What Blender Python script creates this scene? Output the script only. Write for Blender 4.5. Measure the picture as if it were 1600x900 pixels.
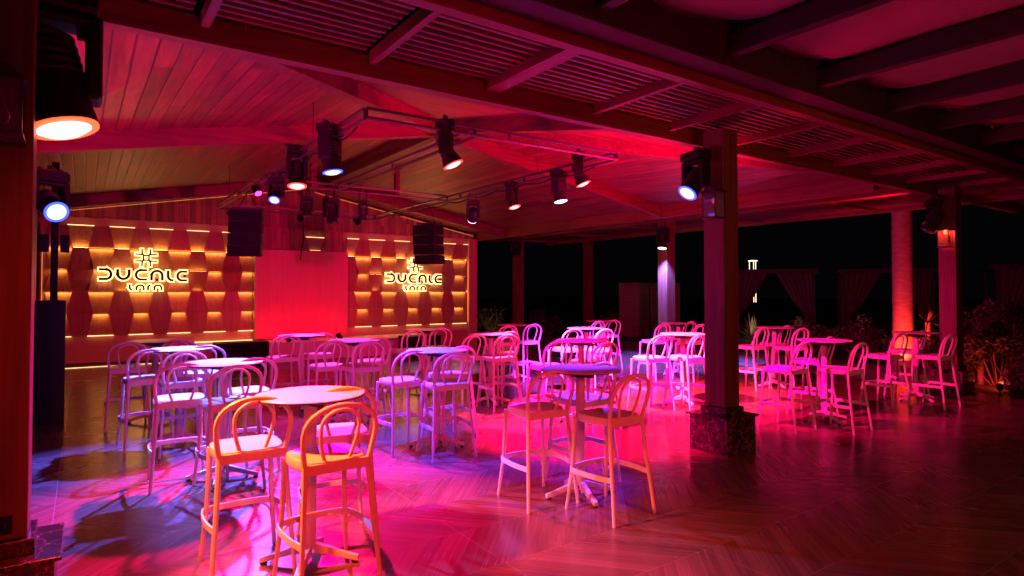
import bpy, bmesh, math, random
from mathutils import Vector, Matrix, Quaternion
random.seed(7)
R = math.radians
S = bpy.context.scene
for o in list(bpy.data.objects): bpy.data.objects.remove(o)

# ------------------------------------------------------------------ camera
cam_d = bpy.data.cameras.new('camera'); cam = bpy.data.objects.new('camera', cam_d)
S.collection.objects.link(cam); S.camera = cam
cam.location = (0, 0, 1.73)
PITCH = 1.2
cam.rotation_euler = (R(90+PITCH), 0, R(-34.85))
cam_d.sensor_width = 36; cam_d.lens = 21.62
cam_d.shift_y = -((961*math.tan(R(PITCH)))-5)/1600
cam_d.clip_start = .05; cam_d.clip_end = 500

# ------------------------------------------------------------------ night sky
W = bpy.data.worlds.new('World'); S.world = W; W.use_nodes = True
nt = W.node_tree; bg = nt.nodes['Background']
bg.inputs[0].default_value = (.05, .035, .06, 1); bg.inputs[1].default_value = .02
S.view_settings.view_transform = 'Standard'; S.view_settings.look = 'None'
S.view_settings.exposure = 0; S.view_settings.gamma = 1
try:
    S.cycles.max_bounces = 8; S.cycles.diffuse_bounces = 4; S.cycles.glossy_bounces = 3
    S.cycles.sample_clamp_indirect = 4
except Exception: pass

LIGHTS = []
def spot(name, loc, aim, col, power, angle, blend=.6, parent=None, radius=.08):
    L = bpy.data.lights.new(name, 'SPOT'); L.color = col; L.energy = power
    L.spot_size = R(angle); L.spot_blend = blend; L.shadow_soft_size = radius
    o = bpy.data.objects.new(name, L); C.objects.link(o)
    d = (Vector(aim)-Vector(loc)).normalized()
    o.rotation_mode = 'QUATERNION'; o.rotation_quaternion = d.to_track_quat('-Z', 'Y')
    if parent:
        o.parent = parent; o.location = Vector(loc)-parent.location
    else: o.location = loc
    return o
C = S.collection

# ------------------------------------------------------------------ materials
def mat(name, col, rough=.5, metal=0, spec=.5):
    m = bpy.data.materials.new(name); m.use_nodes = True
    b = m.node_tree.nodes['Principled BSDF']
    b.inputs['Base Color'].default_value = (*col, 1); b.inputs['Roughness'].default_value = rough
    b.inputs['Metallic'].default_value = metal; b.inputs['Specular IOR Level'].default_value = spec
    return m
def emis(name, col, s):
    m = mat(name, col, .4); b = m.node_tree.nodes['Principled BSDF']
    b.inputs['Emission Color'].default_value = (*col, 1); b.inputs['Emission Strength'].default_value = s
    return m
class N:
    def __init__(s, m): s.t = m.node_tree; s.b = s.t.nodes['Principled BSDF']
    def n(s, typ, **k):
        x = s.t.nodes.new(typ)
        for a, v in k.items():
            if a.startswith('i_'): x.inputs[a[2:].replace('_', ' ')].default_value = v
            else: setattr(x, a, v)
        return x
    def l(s, a, b): s.t.links.new(a, b)
    def m(s, op, a, b=None, c=None):
        x = s.t.nodes.new('ShaderNodeMath'); x.operation = op
        for i, v in enumerate((a, b, c)):
            if v is None: continue
            if hasattr(v, 'is_linked') or hasattr(v, 'links'): s.l(v, x.inputs[i])
            else: x.inputs[i].default_value = v
        return x.outputs[0]
    def ramp(s, fac, stops):
        r = s.t.nodes.new('ShaderNodeValToRGB'); s.l(fac, r.inputs[0])
        e = r.color_ramp.elements
        while len(e) < len(stops): e.new(.5)
        for q, (p, c) in zip(e, stops): q.position = p; q.color = (*c, 1)
        return r.outputs[0]
    def bump(s, h, st=.3, dist=.01):
        x = s.t.nodes.new('ShaderNodeBump'); x.inputs['Strength'].default_value = st
        x.inputs['Distance'].default_value = dist; s.l(h, x.inputs['Height']); s.l(x.outputs[0], s.b.inputs['Normal'])

def noisy(name, col, rough=.5, metal=0, scale=8, amt=.25, bump=.1, stretch=(1, 1, 1)):
    m = mat(name, col, rough, metal); k = N(m)
    tc = k.n('ShaderNodeTexCoord'); mp = k.n('ShaderNodeMapping'); mp.inputs['Scale'].default_value = stretch
    k.l(tc.outputs['Object'], mp.inputs[0])
    no = k.n('ShaderNodeTexNoise'); no.inputs['Scale'].default_value = scale; no.inputs['Detail'].default_value = 5
    k.l(mp.outputs[0], no.inputs['Vector'])
    lo = tuple(c*(1-amt) for c in col); hi = tuple(min(1, c*(1+amt)) for c in col)
    k.l(k.ramp(no.outputs['Fac'], [(.3, lo), (.7, hi)]), k.b.inputs['Base Color'])
    rr = k.m('MULTIPLY_ADD', no.outputs['Fac'], .25, rough-.12); k.l(rr, k.b.inputs['Roughness'])
    if bump: k.bump(no.outputs['Fac'], bump, .01)
    return m

def wood(name, dark, light, axis=2, rough=.45, plank_axis=None, plank_w=.15, groove=.05):
    """grain stretched along axis; plank_axis = axis across the boards"""
    m = mat(name, light, rough); k = N(m)
    tc = k.n('ShaderNodeTexCoord'); sp = k.n('ShaderNodeSeparateXYZ'); k.l(tc.outputs['Object'], sp.inputs[0])
    sc = [14, 14, 14]; sc[axis] = .9
    mp = k.n('ShaderNodeMapping'); mp.inputs['Scale'].default_value = sc
    k.l(tc.outputs['Object'], mp.inputs[0])
    no = k.n('ShaderNodeTexNoise'); no.noise_dimensions = '4D'
    no.inputs['Scale'].default_value = 1.3; no.inputs['Detail'].default_value = 7; no.inputs['Distortion'].default_value = .9
    k.l(mp.outputs[0], no.inputs['Vector'])
    col = k.ramp(no.outputs['Fac'], [(.28, dark), (.5, tuple((a+b)/2 for a, b in zip(dark, light))), (.75, light)])
    if plank_axis is not None:
        u = k.m('DIVIDE', sp.outputs[plank_axis], plank_w)
        idx = k.m('FLOOR', u); fr = k.m('FRACT', u)
        wn = k.n('ShaderNodeTexWhiteNoise'); wn.noise_dimensions = '1D'; k.l(idx, wn.inputs['W'])
        k.l(k.m('MULTIPLY', wn.outputs[0], 40), no.inputs['W'])
        # board ends
        v = k.m('ADD', k.m('DIVIDE', sp.outputs[axis], 2.4), k.m('MULTIPLY', wn.outputs[0], 7))
        wn2 = k.n('ShaderNodeTexWhiteNoise'); wn2.noise_dimensions = '2D'
        cb = k.n('ShaderNodeCombineXYZ'); k.l(idx, cb.inputs[0]); k.l(k.m('FLOOR', v), cb.inputs[1]); k.l(cb.outputs[0], wn2.inputs['Vector'])
        edge = k.m('MINIMUM', fr, k.m('SUBTRACT', 1, fr))
        g = k.m('MINIMUM', k.m('DIVIDE', edge, groove), 1)
        ev = k.m('FRACT', v); ee = k.m('MINIMUM', k.m('DIVIDE', k.m('MINIMUM', ev, k.m('SUBTRACT', 1, ev)), .003), 1)
        g = k.m('MINIMUM', g, ee)
        tone = k.m('MULTIPLY', k.m('MULTIPLY_ADD', wn2.outputs[0], .7, .6), k.m('MULTIPLY_ADD', g, .8, .2))
        mx = k.n('ShaderNodeVectorMath', operation='SCALE'); k.l(col, mx.inputs[0]); k.l(tone, mx.inputs['Scale'])
        col = mx.outputs[0]
        k.bump(k.m('ADD', k.m('MULTIPLY', g, 1), k.m('MULTIPLY', no.outputs['Fac'], .12)), .5, .008)
    else:
        k.bump(no.outputs['Fac'], .15, .004)
    k.l(col, k.b.inputs['Base Color'])
    return m

M = {}
M['plastic'] = noisy('white_plastic', (.74, .72, .70), .34, scale=30, amt=.03, bump=.02)
M['laminate'] = noisy('table_laminate', (.72, .70, .68), .32, scale=60, amt=.04, bump=.01)
M['edge'] = mat('dark_laminate_edge', (.02, .02, .02), .4)
M['tmetal'] = noisy('painted_white_metal', (.62, .61, .60), .35, scale=20, amt=.05, bump=.02)
M['black'] = noisy('black_plastic', (.006, .006, .007), .5, scale=40, amt=.3, bump=.05)
for nm_ in ('black', ): M[nm_].node_tree.nodes['Principled BSDF'].inputs['Specular IOR Level'].default_value = .2
M['rubber'] = mat('rubber', (.02, .02, .02), .7)
M['chrome'] = noisy('steel', (.55, .55, .56), .28, 1, scale=60, amt=.15, bump=.02)
M['truss'] = noisy('truss_aluminium', (.13, .125, .14), .35, .7, scale=40, amt=.25, bump=.05)
M['darkmetal'] = noisy('dark_metal', (.05, .05, .055), .4, .6, scale=30, amt=.3, bump=.05)
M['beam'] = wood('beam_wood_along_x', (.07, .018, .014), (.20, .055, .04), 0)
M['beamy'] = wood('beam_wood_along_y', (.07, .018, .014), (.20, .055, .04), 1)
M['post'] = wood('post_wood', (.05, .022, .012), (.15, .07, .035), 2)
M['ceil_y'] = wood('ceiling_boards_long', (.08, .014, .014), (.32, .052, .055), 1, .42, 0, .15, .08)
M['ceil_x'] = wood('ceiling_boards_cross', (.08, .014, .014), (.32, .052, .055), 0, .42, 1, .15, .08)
M['gable'] = wood('gable_boards', (.16, .08, .04), (.36, .20, .11), 2, .5, 0, .12, .05)
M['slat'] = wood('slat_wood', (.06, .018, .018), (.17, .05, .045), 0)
M['panelwood'] = wood('wall_panel_veneer', (.34, .20, .13), (.42, .27, .18), 2, .42)
M['tile'] = wood('wall_tile_veneer', (.17, .085, .045), (.30, .165, .09), 2, .42)
M['marble'] = mat('dark_marble', (.05, .03, .03), .18)
k = N(M['marble']); tc = k.n('ShaderNodeTexCoord'); no = k.n('ShaderNodeTexNoise'); no.inputs['Scale'].default_value = 9; no.inputs['Detail'].default_value = 8; no.inputs['Distortion'].default_value = 1.6
k.l(tc.outputs['Object'], no.inputs['Vector']); vo = k.n('ShaderNodeTexVoronoi', feature='DISTANCE_TO_EDGE'); vo.inputs['Scale'].default_value = 7
mxv = k.n('ShaderNodeMixRGB'); mxv.inputs[0].default_value = .12; k.l(tc.outputs['Object'], mxv.inputs[1]); k.l(no.outputs['Color'], mxv.inputs[2]); k.l(mxv.outputs[0], vo.inputs['Vector'])
c1 = k.ramp(no.outputs['Fac'], [(.35, (.012, .01, .012)), (.55, (.045, .03, .03)), (.7, (.12, .09, .08))])
c2 = k.ramp(vo.outputs[0], [(0, (.35, .27, .22)), (.025, (0, 0, 0))])
ad = k.n('ShaderNodeMixRGB', blend_type='ADD'); ad.inputs[0].default_value = .6; k.l(c1, ad.inputs[1]); k.l(c2, ad.inputs[2]); k.l(ad.outputs[0], k.b.inputs['Base Color'])
M['fabric'] = noisy('canopy_fabric', (.20, .14, .13), .85, scale=2.5, amt=.12, bump=.2)
M['white'] = noisy('white_board', (.70, .68, .66), .4, scale=12, amt=.05, bump=.02)
M['curtain'] = noisy('curtain_cloth', (.06, .055, .05), .9, scale=6, amt=.1, bump=.1)
M['leaf'] = noisy('leaf', (.06, .10, .035), .5, scale=5, amt=.5, bump=0)
M['leaf2'] = noisy('spiky_leaf', (.10, .13, .05), .45, scale=5, amt=.4, bump=0)
M['bark'] = noisy('palm_bark', (.26, .20, .15), .8, scale=6, amt=.25, bump=.3, stretch=(1, 1, 3))
M['grass'] = noisy('lawn', (.03, .045, .018), .9, scale=30, amt=.5, bump=.5)
M['led'] = emis('warm_led', (1, .40, .08), 34)
M['gled'] = emis('gable_led', (1, .32, .06), .9)
M['rafdark'] = noisy('dark_stained_rafter', (.012, .007, .006), .7, scale=12, amt=.3, bump=.1)
M['ledline'] = emis('warm_led_line', (1, .52, .20), 3.5)
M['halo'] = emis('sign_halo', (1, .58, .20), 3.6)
M['signface'] = mat('sign_face', (.012, .008, .008), .2)
M['whiteled'] = emis('white_lamp', (1, .80, .55), 2.5)
M['redglow'] = emis('red_uplight_lens', (1, .12, .03), 14)
M['glass'] = mat('lantern_glass', (.9, .9, .9), .04); M['glass'].node_tree.nodes['Principled BSDF'].inputs['Transmission Weight'].default_value = .9
M['grille'] = noisy('speaker_grille', (.008, .008, .009), .6, .0, scale=250, amt=.8, bump=.6)

M['grille'].node_tree.nodes['Principled BSDF'].inputs['Specular IOR Level'].default_value = .08
# herringbone floor
def floor_mat():
    m = mat('herringbone_tile_floor', (.3, .2, .15), .2); k = N(m)
    tc = k.n('ShaderNodeTexCoord'); sp = k.n('ShaderNodeSeparateXYZ'); k.l(tc.outputs['Object'], sp.inputs[0])
    X, Y = sp.outputs[0], sp.outputs[1]
    hw = .60
    Yo = k.m('ADD', Y, 9.33)
    v = k.m('DIVIDE', Yo, hw); row = k.m('FLOOR', v); pp = k.m('PINGPONG', Yo, hw)
    u = k.m('ADD', X, k.m('MULTIPLY', pp, .9))
    pu = k.m('DIVIDE', u, .125); pi = k.m('FLOOR', pu); pf = k.m('FRACT', pu)
    cb = k.n('ShaderNodeCombineXYZ'); k.l(row, cb.inputs[0]); k.l(pi, cb.inputs[1])
    wn = k.n('ShaderNodeTexWhiteNoise'); wn.noise_dimensions = '2D'; k.l(cb.outputs[0], wn.inputs['Vector'])
    # grain coordinates: across plank (u), along plank (Y)
    cg = k.n('ShaderNodeCombineXYZ'); k.l(k.m('MULTIPLY', u, 34), cg.inputs[0]); k.l(k.m('MULTIPLY', Y, 1.6), cg.inputs[1]); k.l(k.m('MULTIPLY', wn.outputs[0], 30), cg.inputs[2])
    no = k.n('ShaderNodeTexNoise'); no.inputs['Scale'].default_value = 1; no.inputs['Detail'].default_value = 6; no.inputs['Distortion'].default_value = .7
    k.l(cg.outputs[0], no.inputs['Vector'])
    col = k.ramp(no.outputs['Fac'], [(.2, (.115, .060, .042)), (.5, (.160, .088, .062)), (.8, (.21, .125, .09))])
    e = k.m('MINIMUM', pf, k.m('SUBTRACT', 1, pf)); g = k.m('MINIMUM', k.m('DIVIDE', e, .03), 1)
    rf = k.m('FRACT', v); e2 = k.m('MINIMUM', rf, k.m('SUBTRACT', 1, rf)); g2 = k.m('MINIMUM', k.m('DIVIDE', e2, .012), 1)
    jx = k.m('FRACT', k.m('DIVIDE', k.m('ADD', X, .17), 1.2)); ej = k.m('MINIMUM', jx, k.m('SUBTRACT', 1, jx)); gj = k.m('GREATER_THAN', ej, .0018)
    jy = k.m('FRACT', k.m('DIVIDE', k.m('ADD', Y, -.27), .6)); ek = k.m('MINIMUM', jy, k.m('SUBTRACT', 1, jy)); gk = k.m('GREATER_THAN', ek, .0035)
    joint = k.m('MULTIPLY', gj, gk)
    tone = k.m('MULTIPLY', k.m('MULTIPLY_ADD', wn.outputs[0], .34, .8), k.m('MULTIPLY_ADD', k.m('MINIMUM', g, g2), .4, .6))
    vm = k.n('ShaderNodeVectorMath', operation='SCALE'); k.l(col, vm.inputs[0]); k.l(tone, vm.inputs['Scale'])
    mx = k.n('ShaderNodeMixRGB'); k.l(joint, mx.inputs[0]); mx.inputs[1].default_value = (.27, .21, .16, 1); k.l(vm.outputs[0], mx.inputs[2])
    wv = k.n('ShaderNodeTexNoise'); wv.inputs['Scale'].default_value = .8; wv.inputs['Detail'].default_value = 3; k.l(tc.outputs['Object'], wv.inputs['Vector'])
    ws = k.n('ShaderNodeVectorMath', operation='SCALE'); k.l(mx.outputs[0], ws.inputs[0]); k.l(k.m('MULTIPLY_ADD', wv.outputs['Fac'], .5, .75), ws.inputs['Scale'])
    k.l(ws.outputs[0], k.b.inputs['Base Color'])
    n2 = k.n('ShaderNodeTexNoise'); n2.inputs['Scale'].default_value = 1.7; n2.inputs['Detail'].default_value = 6; k.l(tc.outputs['Object'], n2.inputs['Vector'])
    rr = k.m('ADD', k.m('MULTIPLY_ADD', n2.outputs['Fac'], .22, .07), k.m('MULTIPLY', no.outputs['Fac'], .12)); k.l(rr, k.b.inputs['Roughness'])
    k.bump(k.m('ADD', k.m('MULTIPLY', joint, .6), k.m('MULTIPLY', no.outputs['Fac'], .25)), .15, .002)
    k.b.inputs['Specular IOR Level'].default_value = .6
    return m
M['floor'] = floor_mat()

# ------------------------------------------------------------------ mesh helpers
class MB:
    def __init__(s): s.bm = bmesh.new(); s.mi = 0
    def face(s, vs):
        try: f = s.bm.faces.new(vs); f.material_index = s.mi; return f
        except ValueError: return None
    def box(s, lo, hi, rot=None):
        v = [s.bm.verts.new((x, y, z)) for x in (lo[0], hi[0]) for y in (lo[1], hi[1]) for z in (lo[2], hi[2])]
        for f in ((0,1,3,2), (4,6,7,5), (0,4,5,1), (2,3,7,6), (0,2,6,4), (1,5,7,3)): s.face([v[i] for i in f])
        if rot is not None:
            for q in v: q.co = rot @ q.co
        return s
    def hexa(s, pts):     # 8 points: bottom 4 ccw, top 4 ccw
        v = [s.bm.verts.new(p) for p in pts]
        for f in ((3,2,1,0), (4,5,6,7), (0,1,5,4), (1,2,6,5), (2,3,7,6), (3,0,4,7)): s.face([v[i] for i in f])
        return s
    def beam(s, p, q, w, h, up=(0, 0, 1)):
        """rectangular bar; p,q on its underside centre line, h upward"""
        p, q = Vector(p), Vector(q); d = (q-p).normalized(); sd = d.cross(Vector(up)).normalized()*w/2; u = sd.cross(d).normalized()*h
        s.hexa([p-sd, p+sd, q+sd, q-sd, p-sd+u, p+sd+u, q+sd+u, q-sd+u]); return s
    def tube(s, pts, r, n=8, rr=None, caps=True, flat=None):
        pts = [Vector(p) for p in pts]; rings = []
        up = Vector((0, 0, 1)); prev = None
        for i, p in enumerate(pts):
            a = pts[max(0, i-1)]; b = pts[min(len(pts)-1, i+1)]; t = (b-a).normalized()
            if prev is None:
                ref = Vector((1, 0, 0)) if abs(t.x) < .8 else Vector((0, 1, 0))
                nrm = (ref - t*ref.dot(t)).normalized()
            else: nrm = (prev - t*prev.dot(t)).normalized()
            prev = nrm; bn = t.cross(nrm)
            rad = rr[i] if rr else r
            rings.append([s.bm.verts.new(p + (nrm*math.cos(2*math.pi*j/n) + bn*math.sin(2*math.pi*j/n)*(flat or 1))*rad) for j in range(n)])
        for A, B in zip(rings, rings[1:]):
            for j in range(n): s.face([A[j], A[(j+1) % n], B[(j+1) % n], B[j]])
        if caps: s.face(rings[0][::-1]); s.face(rings[-1])
        return s
    def band(s, pts, w, h):          # vertical rectangular band following pts
        pts = [Vector(p) for p in pts]; rings = []
        for i, p in enumerate(pts):
            a = pts[max(0, i-1)]; b = pts[min(len(pts)-1, i+1)]; t = (b-a); t.z = 0; t.normalize()
            sd = Vector((t.y, -t.x, 0))*w/2; u = Vector((0, 0, h/2))
            rings.append([s.bm.verts.new(q) for q in (p-sd-u, p+sd-u, p+sd+u, p-sd+u)])
        for A, B in zip(rings, rings[1:]):
            for j in range(4): s.face([A[j], A[(j+1) % 4], B[(j+1) % 4], B[j]])
        s.face(rings[0][::-1]); s.face(rings[-1]); return s
    def lathe(s, prof, n=24, c=(0, 0, 0), rot=None):
        c = Vector(c); rings = []
        for r, z in prof:
            ring = []
            for j in range(n):
                a = 2*math.pi*j/n; v = Vector((r*math.cos(a), r*math.sin(a), z))
                if rot is not None: v = rot @ v
                ring.append(s.bm.verts.new(c+v))
            rings.append(ring)
        for A, B in zip(rings, rings[1:]):
            for j in range(n): s.face([A[j], A[(j+1) % n], B[(j+1) % n], B[j]])
        s.face(rings[0][::-1]); s.face(rings[-1]); return s
    def rings(s, rs):
        R_ = [[s.bm.verts.new(p) for p in r] for r in rs]
        n = len(R_[0])
        for A, B in zip(R_, R_[1:]):
            for j in range(n): s.face([A[j], A[(j+1) % n], B[(j+1) % n], B[j]])
        s.face(R_[0][::-1]); s.face(R_[-1]); return s
    def build(s, name, mats, parent=None, loc=None, smooth=False, bevel=0):
        bmesh.ops.recalc_face_normals(s.bm, faces=s.bm.faces)
        me = bpy.data.meshes.new(name); s.bm.to_mesh(me); s.bm.free()
        for m in (mats if isinstance(mats, (list, tuple)) else [mats]): me.materials.append(m)
        if smooth:
            for p in me.polygons: p.use_smooth = True
            try: me.set_sharp_from_angle(angle=R(40))
            except Exception: pass
        o = bpy.data.objects.new(name, me); C.objects.link(o)
        if parent: o.parent = parent
        if loc: o.location = loc
        if bevel:
            b = o.modifiers.new('bevel', 'BEVEL'); b.width = bevel; b.segments = 2; b.limit_method = 'ANGLE'
        return o
def tag(o, label=None, cat=None, group=None, kind=None):
    for k_, v_ in (('label', label), ('category', cat), ('group', group), ('kind', kind)):
        if v_: o[k_] = v_
    return o
def empty(name, loc=(0, 0, 0), label=None, cat=None, group=None, rz=0):
    o = bpy.data.objects.new(name, None); C.objects.link(o); o.location = loc; o.rotation_euler.z = rz
    return tag(o, label, cat, group)
def copy_tree(o, parent=None):
    c = o.copy(); C.objects.link(c); c.parent = parent
    for ch in list(o.children): copy_tree(ch, c)
    return c

# ================================================================== SETTING
b = MB(); b.box((-90, -60, -.35), (160, 160, -.06)); tag(b.build('ground', M['grass']), kind='structure')
b = MB(); b.box((-7, -7, -.25), (12.6, 17.3, 0)); tag(b.build('floor', M['floor']), kind='structure')
b = MB(); b.box((12.604, -7, -.25), (15.6, 18.5, -.02)); tag(b.build('path', noisy('paving', (.22, .19, .17), .5, scale=5, amt=.3)), kind='structure')

ZE, ZR = 3.60, 4.60; XL, XR, XM = -.6, 10.4, 4.9; Y0, YA, Y1 = 4.67, 9.28, 17.1
roof = empty('pavilion_roof', (0, 0, 0), 'hipped pavilion roof lined with timber boards over the stool area', 'roof')
def sheet(name, m, polys, t=.06):
    b = MB()
    for poly in polys:
        lo = [b.bm.verts.new(p) for p in poly]; hi = [b.bm.verts.new((p[0], p[1], p[2]+t)) for p in poly]
        b.face(lo[::-1]); b.face(hi)
        for i in range(len(poly)): b.face([lo[i], lo[(i+1) % len(poly)], hi[(i+1) % len(poly)], hi[i]])
    return b.build(name, m, roof)
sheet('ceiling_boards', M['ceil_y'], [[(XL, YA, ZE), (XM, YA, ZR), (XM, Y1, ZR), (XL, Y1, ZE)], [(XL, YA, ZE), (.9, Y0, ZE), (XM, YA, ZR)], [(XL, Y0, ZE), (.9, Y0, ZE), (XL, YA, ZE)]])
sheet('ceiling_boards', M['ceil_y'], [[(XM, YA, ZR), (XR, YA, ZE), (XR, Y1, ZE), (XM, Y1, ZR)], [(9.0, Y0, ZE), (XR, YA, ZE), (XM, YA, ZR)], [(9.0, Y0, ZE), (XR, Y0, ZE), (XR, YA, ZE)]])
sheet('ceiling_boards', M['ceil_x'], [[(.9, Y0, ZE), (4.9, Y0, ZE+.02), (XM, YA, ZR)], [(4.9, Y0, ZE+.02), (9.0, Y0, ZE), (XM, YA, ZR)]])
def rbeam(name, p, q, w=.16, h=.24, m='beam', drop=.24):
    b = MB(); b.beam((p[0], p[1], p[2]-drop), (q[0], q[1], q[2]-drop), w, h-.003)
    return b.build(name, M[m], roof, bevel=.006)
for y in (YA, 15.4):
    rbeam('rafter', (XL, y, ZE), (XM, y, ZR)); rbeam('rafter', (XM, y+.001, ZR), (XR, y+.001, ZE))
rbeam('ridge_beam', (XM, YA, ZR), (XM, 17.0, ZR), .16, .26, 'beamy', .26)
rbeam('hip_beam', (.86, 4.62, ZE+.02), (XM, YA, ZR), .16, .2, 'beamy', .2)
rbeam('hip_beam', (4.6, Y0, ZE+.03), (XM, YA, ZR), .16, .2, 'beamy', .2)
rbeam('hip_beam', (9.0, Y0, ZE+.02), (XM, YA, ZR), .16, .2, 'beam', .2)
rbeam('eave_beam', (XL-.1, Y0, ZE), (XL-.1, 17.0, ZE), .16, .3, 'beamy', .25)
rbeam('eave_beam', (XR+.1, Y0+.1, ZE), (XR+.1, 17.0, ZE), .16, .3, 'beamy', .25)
# kingpost braces near the stage end of the ridge
for sx in (-1, 1):
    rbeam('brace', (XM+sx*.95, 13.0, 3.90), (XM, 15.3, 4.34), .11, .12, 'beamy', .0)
    b = MB(); b.box((XM+sx*.95-.055, 12.95, 3.9), (XM+sx*.95+.055, 13.06, 4.42)); b.build('brace', M['post'], roof)

# louvred strip between hip roof and canopy
lou = empty('louvred_ceiling', (0, 0, 0), 'long strip of timber louvres between boarded roof and fabric canopy', 'ceiling')
XA, XB = -7, 16.5
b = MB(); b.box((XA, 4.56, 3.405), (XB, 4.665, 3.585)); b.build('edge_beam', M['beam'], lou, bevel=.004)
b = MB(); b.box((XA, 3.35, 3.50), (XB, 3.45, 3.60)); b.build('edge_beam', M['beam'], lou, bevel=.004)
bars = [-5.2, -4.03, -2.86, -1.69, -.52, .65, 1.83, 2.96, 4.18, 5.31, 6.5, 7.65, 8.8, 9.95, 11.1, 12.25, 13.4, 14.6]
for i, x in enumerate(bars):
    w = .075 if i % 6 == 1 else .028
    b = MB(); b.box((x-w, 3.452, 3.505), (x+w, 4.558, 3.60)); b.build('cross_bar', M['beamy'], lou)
    x1 = bars[i+1] if i+1 < len(bars) else XB
    b = MB()
    for j in range(11):
        y = 3.52+j*.092
        jit = random.uniform(-.004, .004)
        b.box((x+w+.002, y+jit, 3.572+jit), (x1-.08, y+.036+jit, 3.592+jit))
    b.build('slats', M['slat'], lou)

# fabric canopy on the near side
can = empty('fabric_canopy', (0, 0, 0), 'sagging pale fabric canopy on dark rafters above the open terrace', 'canopy')
b = MB(); b.box((XA, 3.10, 3.58), (XB, 3.345, 3.95)); b.build('main_beam', M['rafdark'], can, bevel=.006)
raf = [-6.4, -5.1, -3.8, -2.5, -1.2, .1, 1.5, 2.9, 4.35, 5.72, 7.1, 8.35, 9.7, 11.0, 12.4, 13.8, 15.2]
for x in raf:
    b = MB(); b.box((x-.05, -7, 3.66), (x+.05, 3.098, 3.83)); b.build('rafter', M['rafdark'], can, bevel=.004)
for x0, x1 in zip(raf, raf[1:]):
    b = MB(); nx, ny = 12, 40; gr = []
    for i in range(nx+1):
        u = i/nx; xx = x0+(x1-x0)*u; col = []
        edge = 2.72 + .36*(1-(2*u-1)**2)**.7
        for j in range(ny+1):
            v = j/ny; yy = -7+(edge+7)*v
            z = 3.80 - .03*(1-(2*u-1)**2)*(1-.5*v**6) + .012*math.sin(u*9+yy*2.3)*math.sin(yy*1.7+x0)
            col.append(b.bm.verts.new((xx, yy, z+.06)))
        gr.append(col)
    for i in range(nx):
        for j in range(ny): b.face([gr[i][j], gr[i+1][j], gr[i+1][j+1], gr[i][j+1]])
    o = b.build('fabric_panel', M['fabric'], can, smooth=True)
    so = o.modifiers.new('t', 'SOLIDIFY'); so.thickness = .006
# outer ceiling strip beyond the eave
oc = empty('outer_eave', (0, 0, 0), 'boarded outer eave strip beyond the posts, lit dull red', 'eave')
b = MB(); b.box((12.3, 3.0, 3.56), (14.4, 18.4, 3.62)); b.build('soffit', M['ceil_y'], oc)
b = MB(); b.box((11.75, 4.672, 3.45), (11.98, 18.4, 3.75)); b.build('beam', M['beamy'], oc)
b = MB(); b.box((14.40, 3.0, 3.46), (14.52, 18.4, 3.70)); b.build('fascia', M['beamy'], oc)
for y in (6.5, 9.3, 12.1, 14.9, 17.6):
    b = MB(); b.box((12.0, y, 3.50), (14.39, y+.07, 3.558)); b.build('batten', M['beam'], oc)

# ------------------------------------------------------------------ pillars
def pillar(x, y, label, w=.26, pw=.55, base=True, top=3.5):
    r = empty('wood_pillar', (x, y, 0), label, 'pillar', 'timber pillars on marble plinths')
    b = MB(); b.box((-w/2, -w/2, .48 if base else 0), (w/2, w/2, top)); b.build('shaft', M['post'], r, bevel=.008)
    if base:
        b = MB(); b.box((-pw/2+.03, -pw/2+.03, 0), (pw/2-.03, pw/2-.03, .375)); b.build('plinth', M['marble'], r, bevel=.004)
        b = MB(); b.box((-pw/2, -pw/2, .377), (pw/2, pw/2, .40)); b.build('plinth_cap', M['marble'], r, bevel=.004)
        b = MB(); b.box((-w/2-.03, -w/2-.03, .401), (w/2+.03, w/2+.03, .478)); b.build('skirting', M['marble'], r, bevel=.004)
    return r
pillar(-.35, 4.13, 'dark timber pillar on marble plinth at the left edge, closest to the viewer')
pillar(5.76, 4.24, 'tall timber pillar on dark marble plinth standing alone right of centre')
pillar(11.90+.28, 4.35, 'timber pillar beside the red lit palm trunk, on marble plinth')
pillar(12.0, 10.45, 'timber post lit half lavender half red, behind the stools left of main pillar', w=.30)
pillar(11.95, 16.8, 'narrow red lit timber post just right of the stage wall', w=.28)
pillar(14.9, 16.6, 'dim purple timber post in the dark beyond the eave', w=.26, base=False, top=3.55)
pillar(-.66, 10.4, 'timber pillar half hidden behind the nearest one, beside the tall black cabinet')

# ------------------------------------------------------------------ stage wall
sw = empty('stage_wall', (4.75, 17.1, 0), 'stage wall of veneer tiles and plain panel with warm light strips', 'wall')
def swb(b, name, m, **k_):
    o = b.build(name, m, sw, **k_); o.matrix_parent_inverse = Matrix.Translation((-4.75, -17.1, 0)); return o
b = MB(); b.box((-1.2, 17.12, 0), (10.42, 17.3, 3.42)); swb(b, 'backing', M['panelwood'])
b = MB(); b.hexa([(-1.2, 17.16, 3.42), (10.42, 17.16, 3.42), (10.42, 17.28, 3.42), (-1.2, 17.28, 3.42), (-1.2, 17.16, 3.56), (10.42, 17.16, 3.6), (10.42, 17.28, 3.6), (-1.2, 17.28, 3.56)])
swb(b, 'gable', M['gable'])
b = MB()
vs = [b.bm.verts.new(p) for p in ((-.6, 17.17, 3.56), (10.4, 17.17, 3.56), (4.9, 17.17, 4.6))]
vb = [b.bm.verts.new((v.co.x, 17.27, v.co.z)) for v in vs]
b.face(vs); b.face(vb[::-1])
for i in range(3): b.face([vs[i], vs[(i+1) % 3], vb[(i+1) % 3], vb[i]])
swb(b, 'gable', M['gable'])
ZR_ = [3.22, 2.72, 2.22, 1.72, 1.22, .72]
F, BK = 16.955, 17.1
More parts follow.
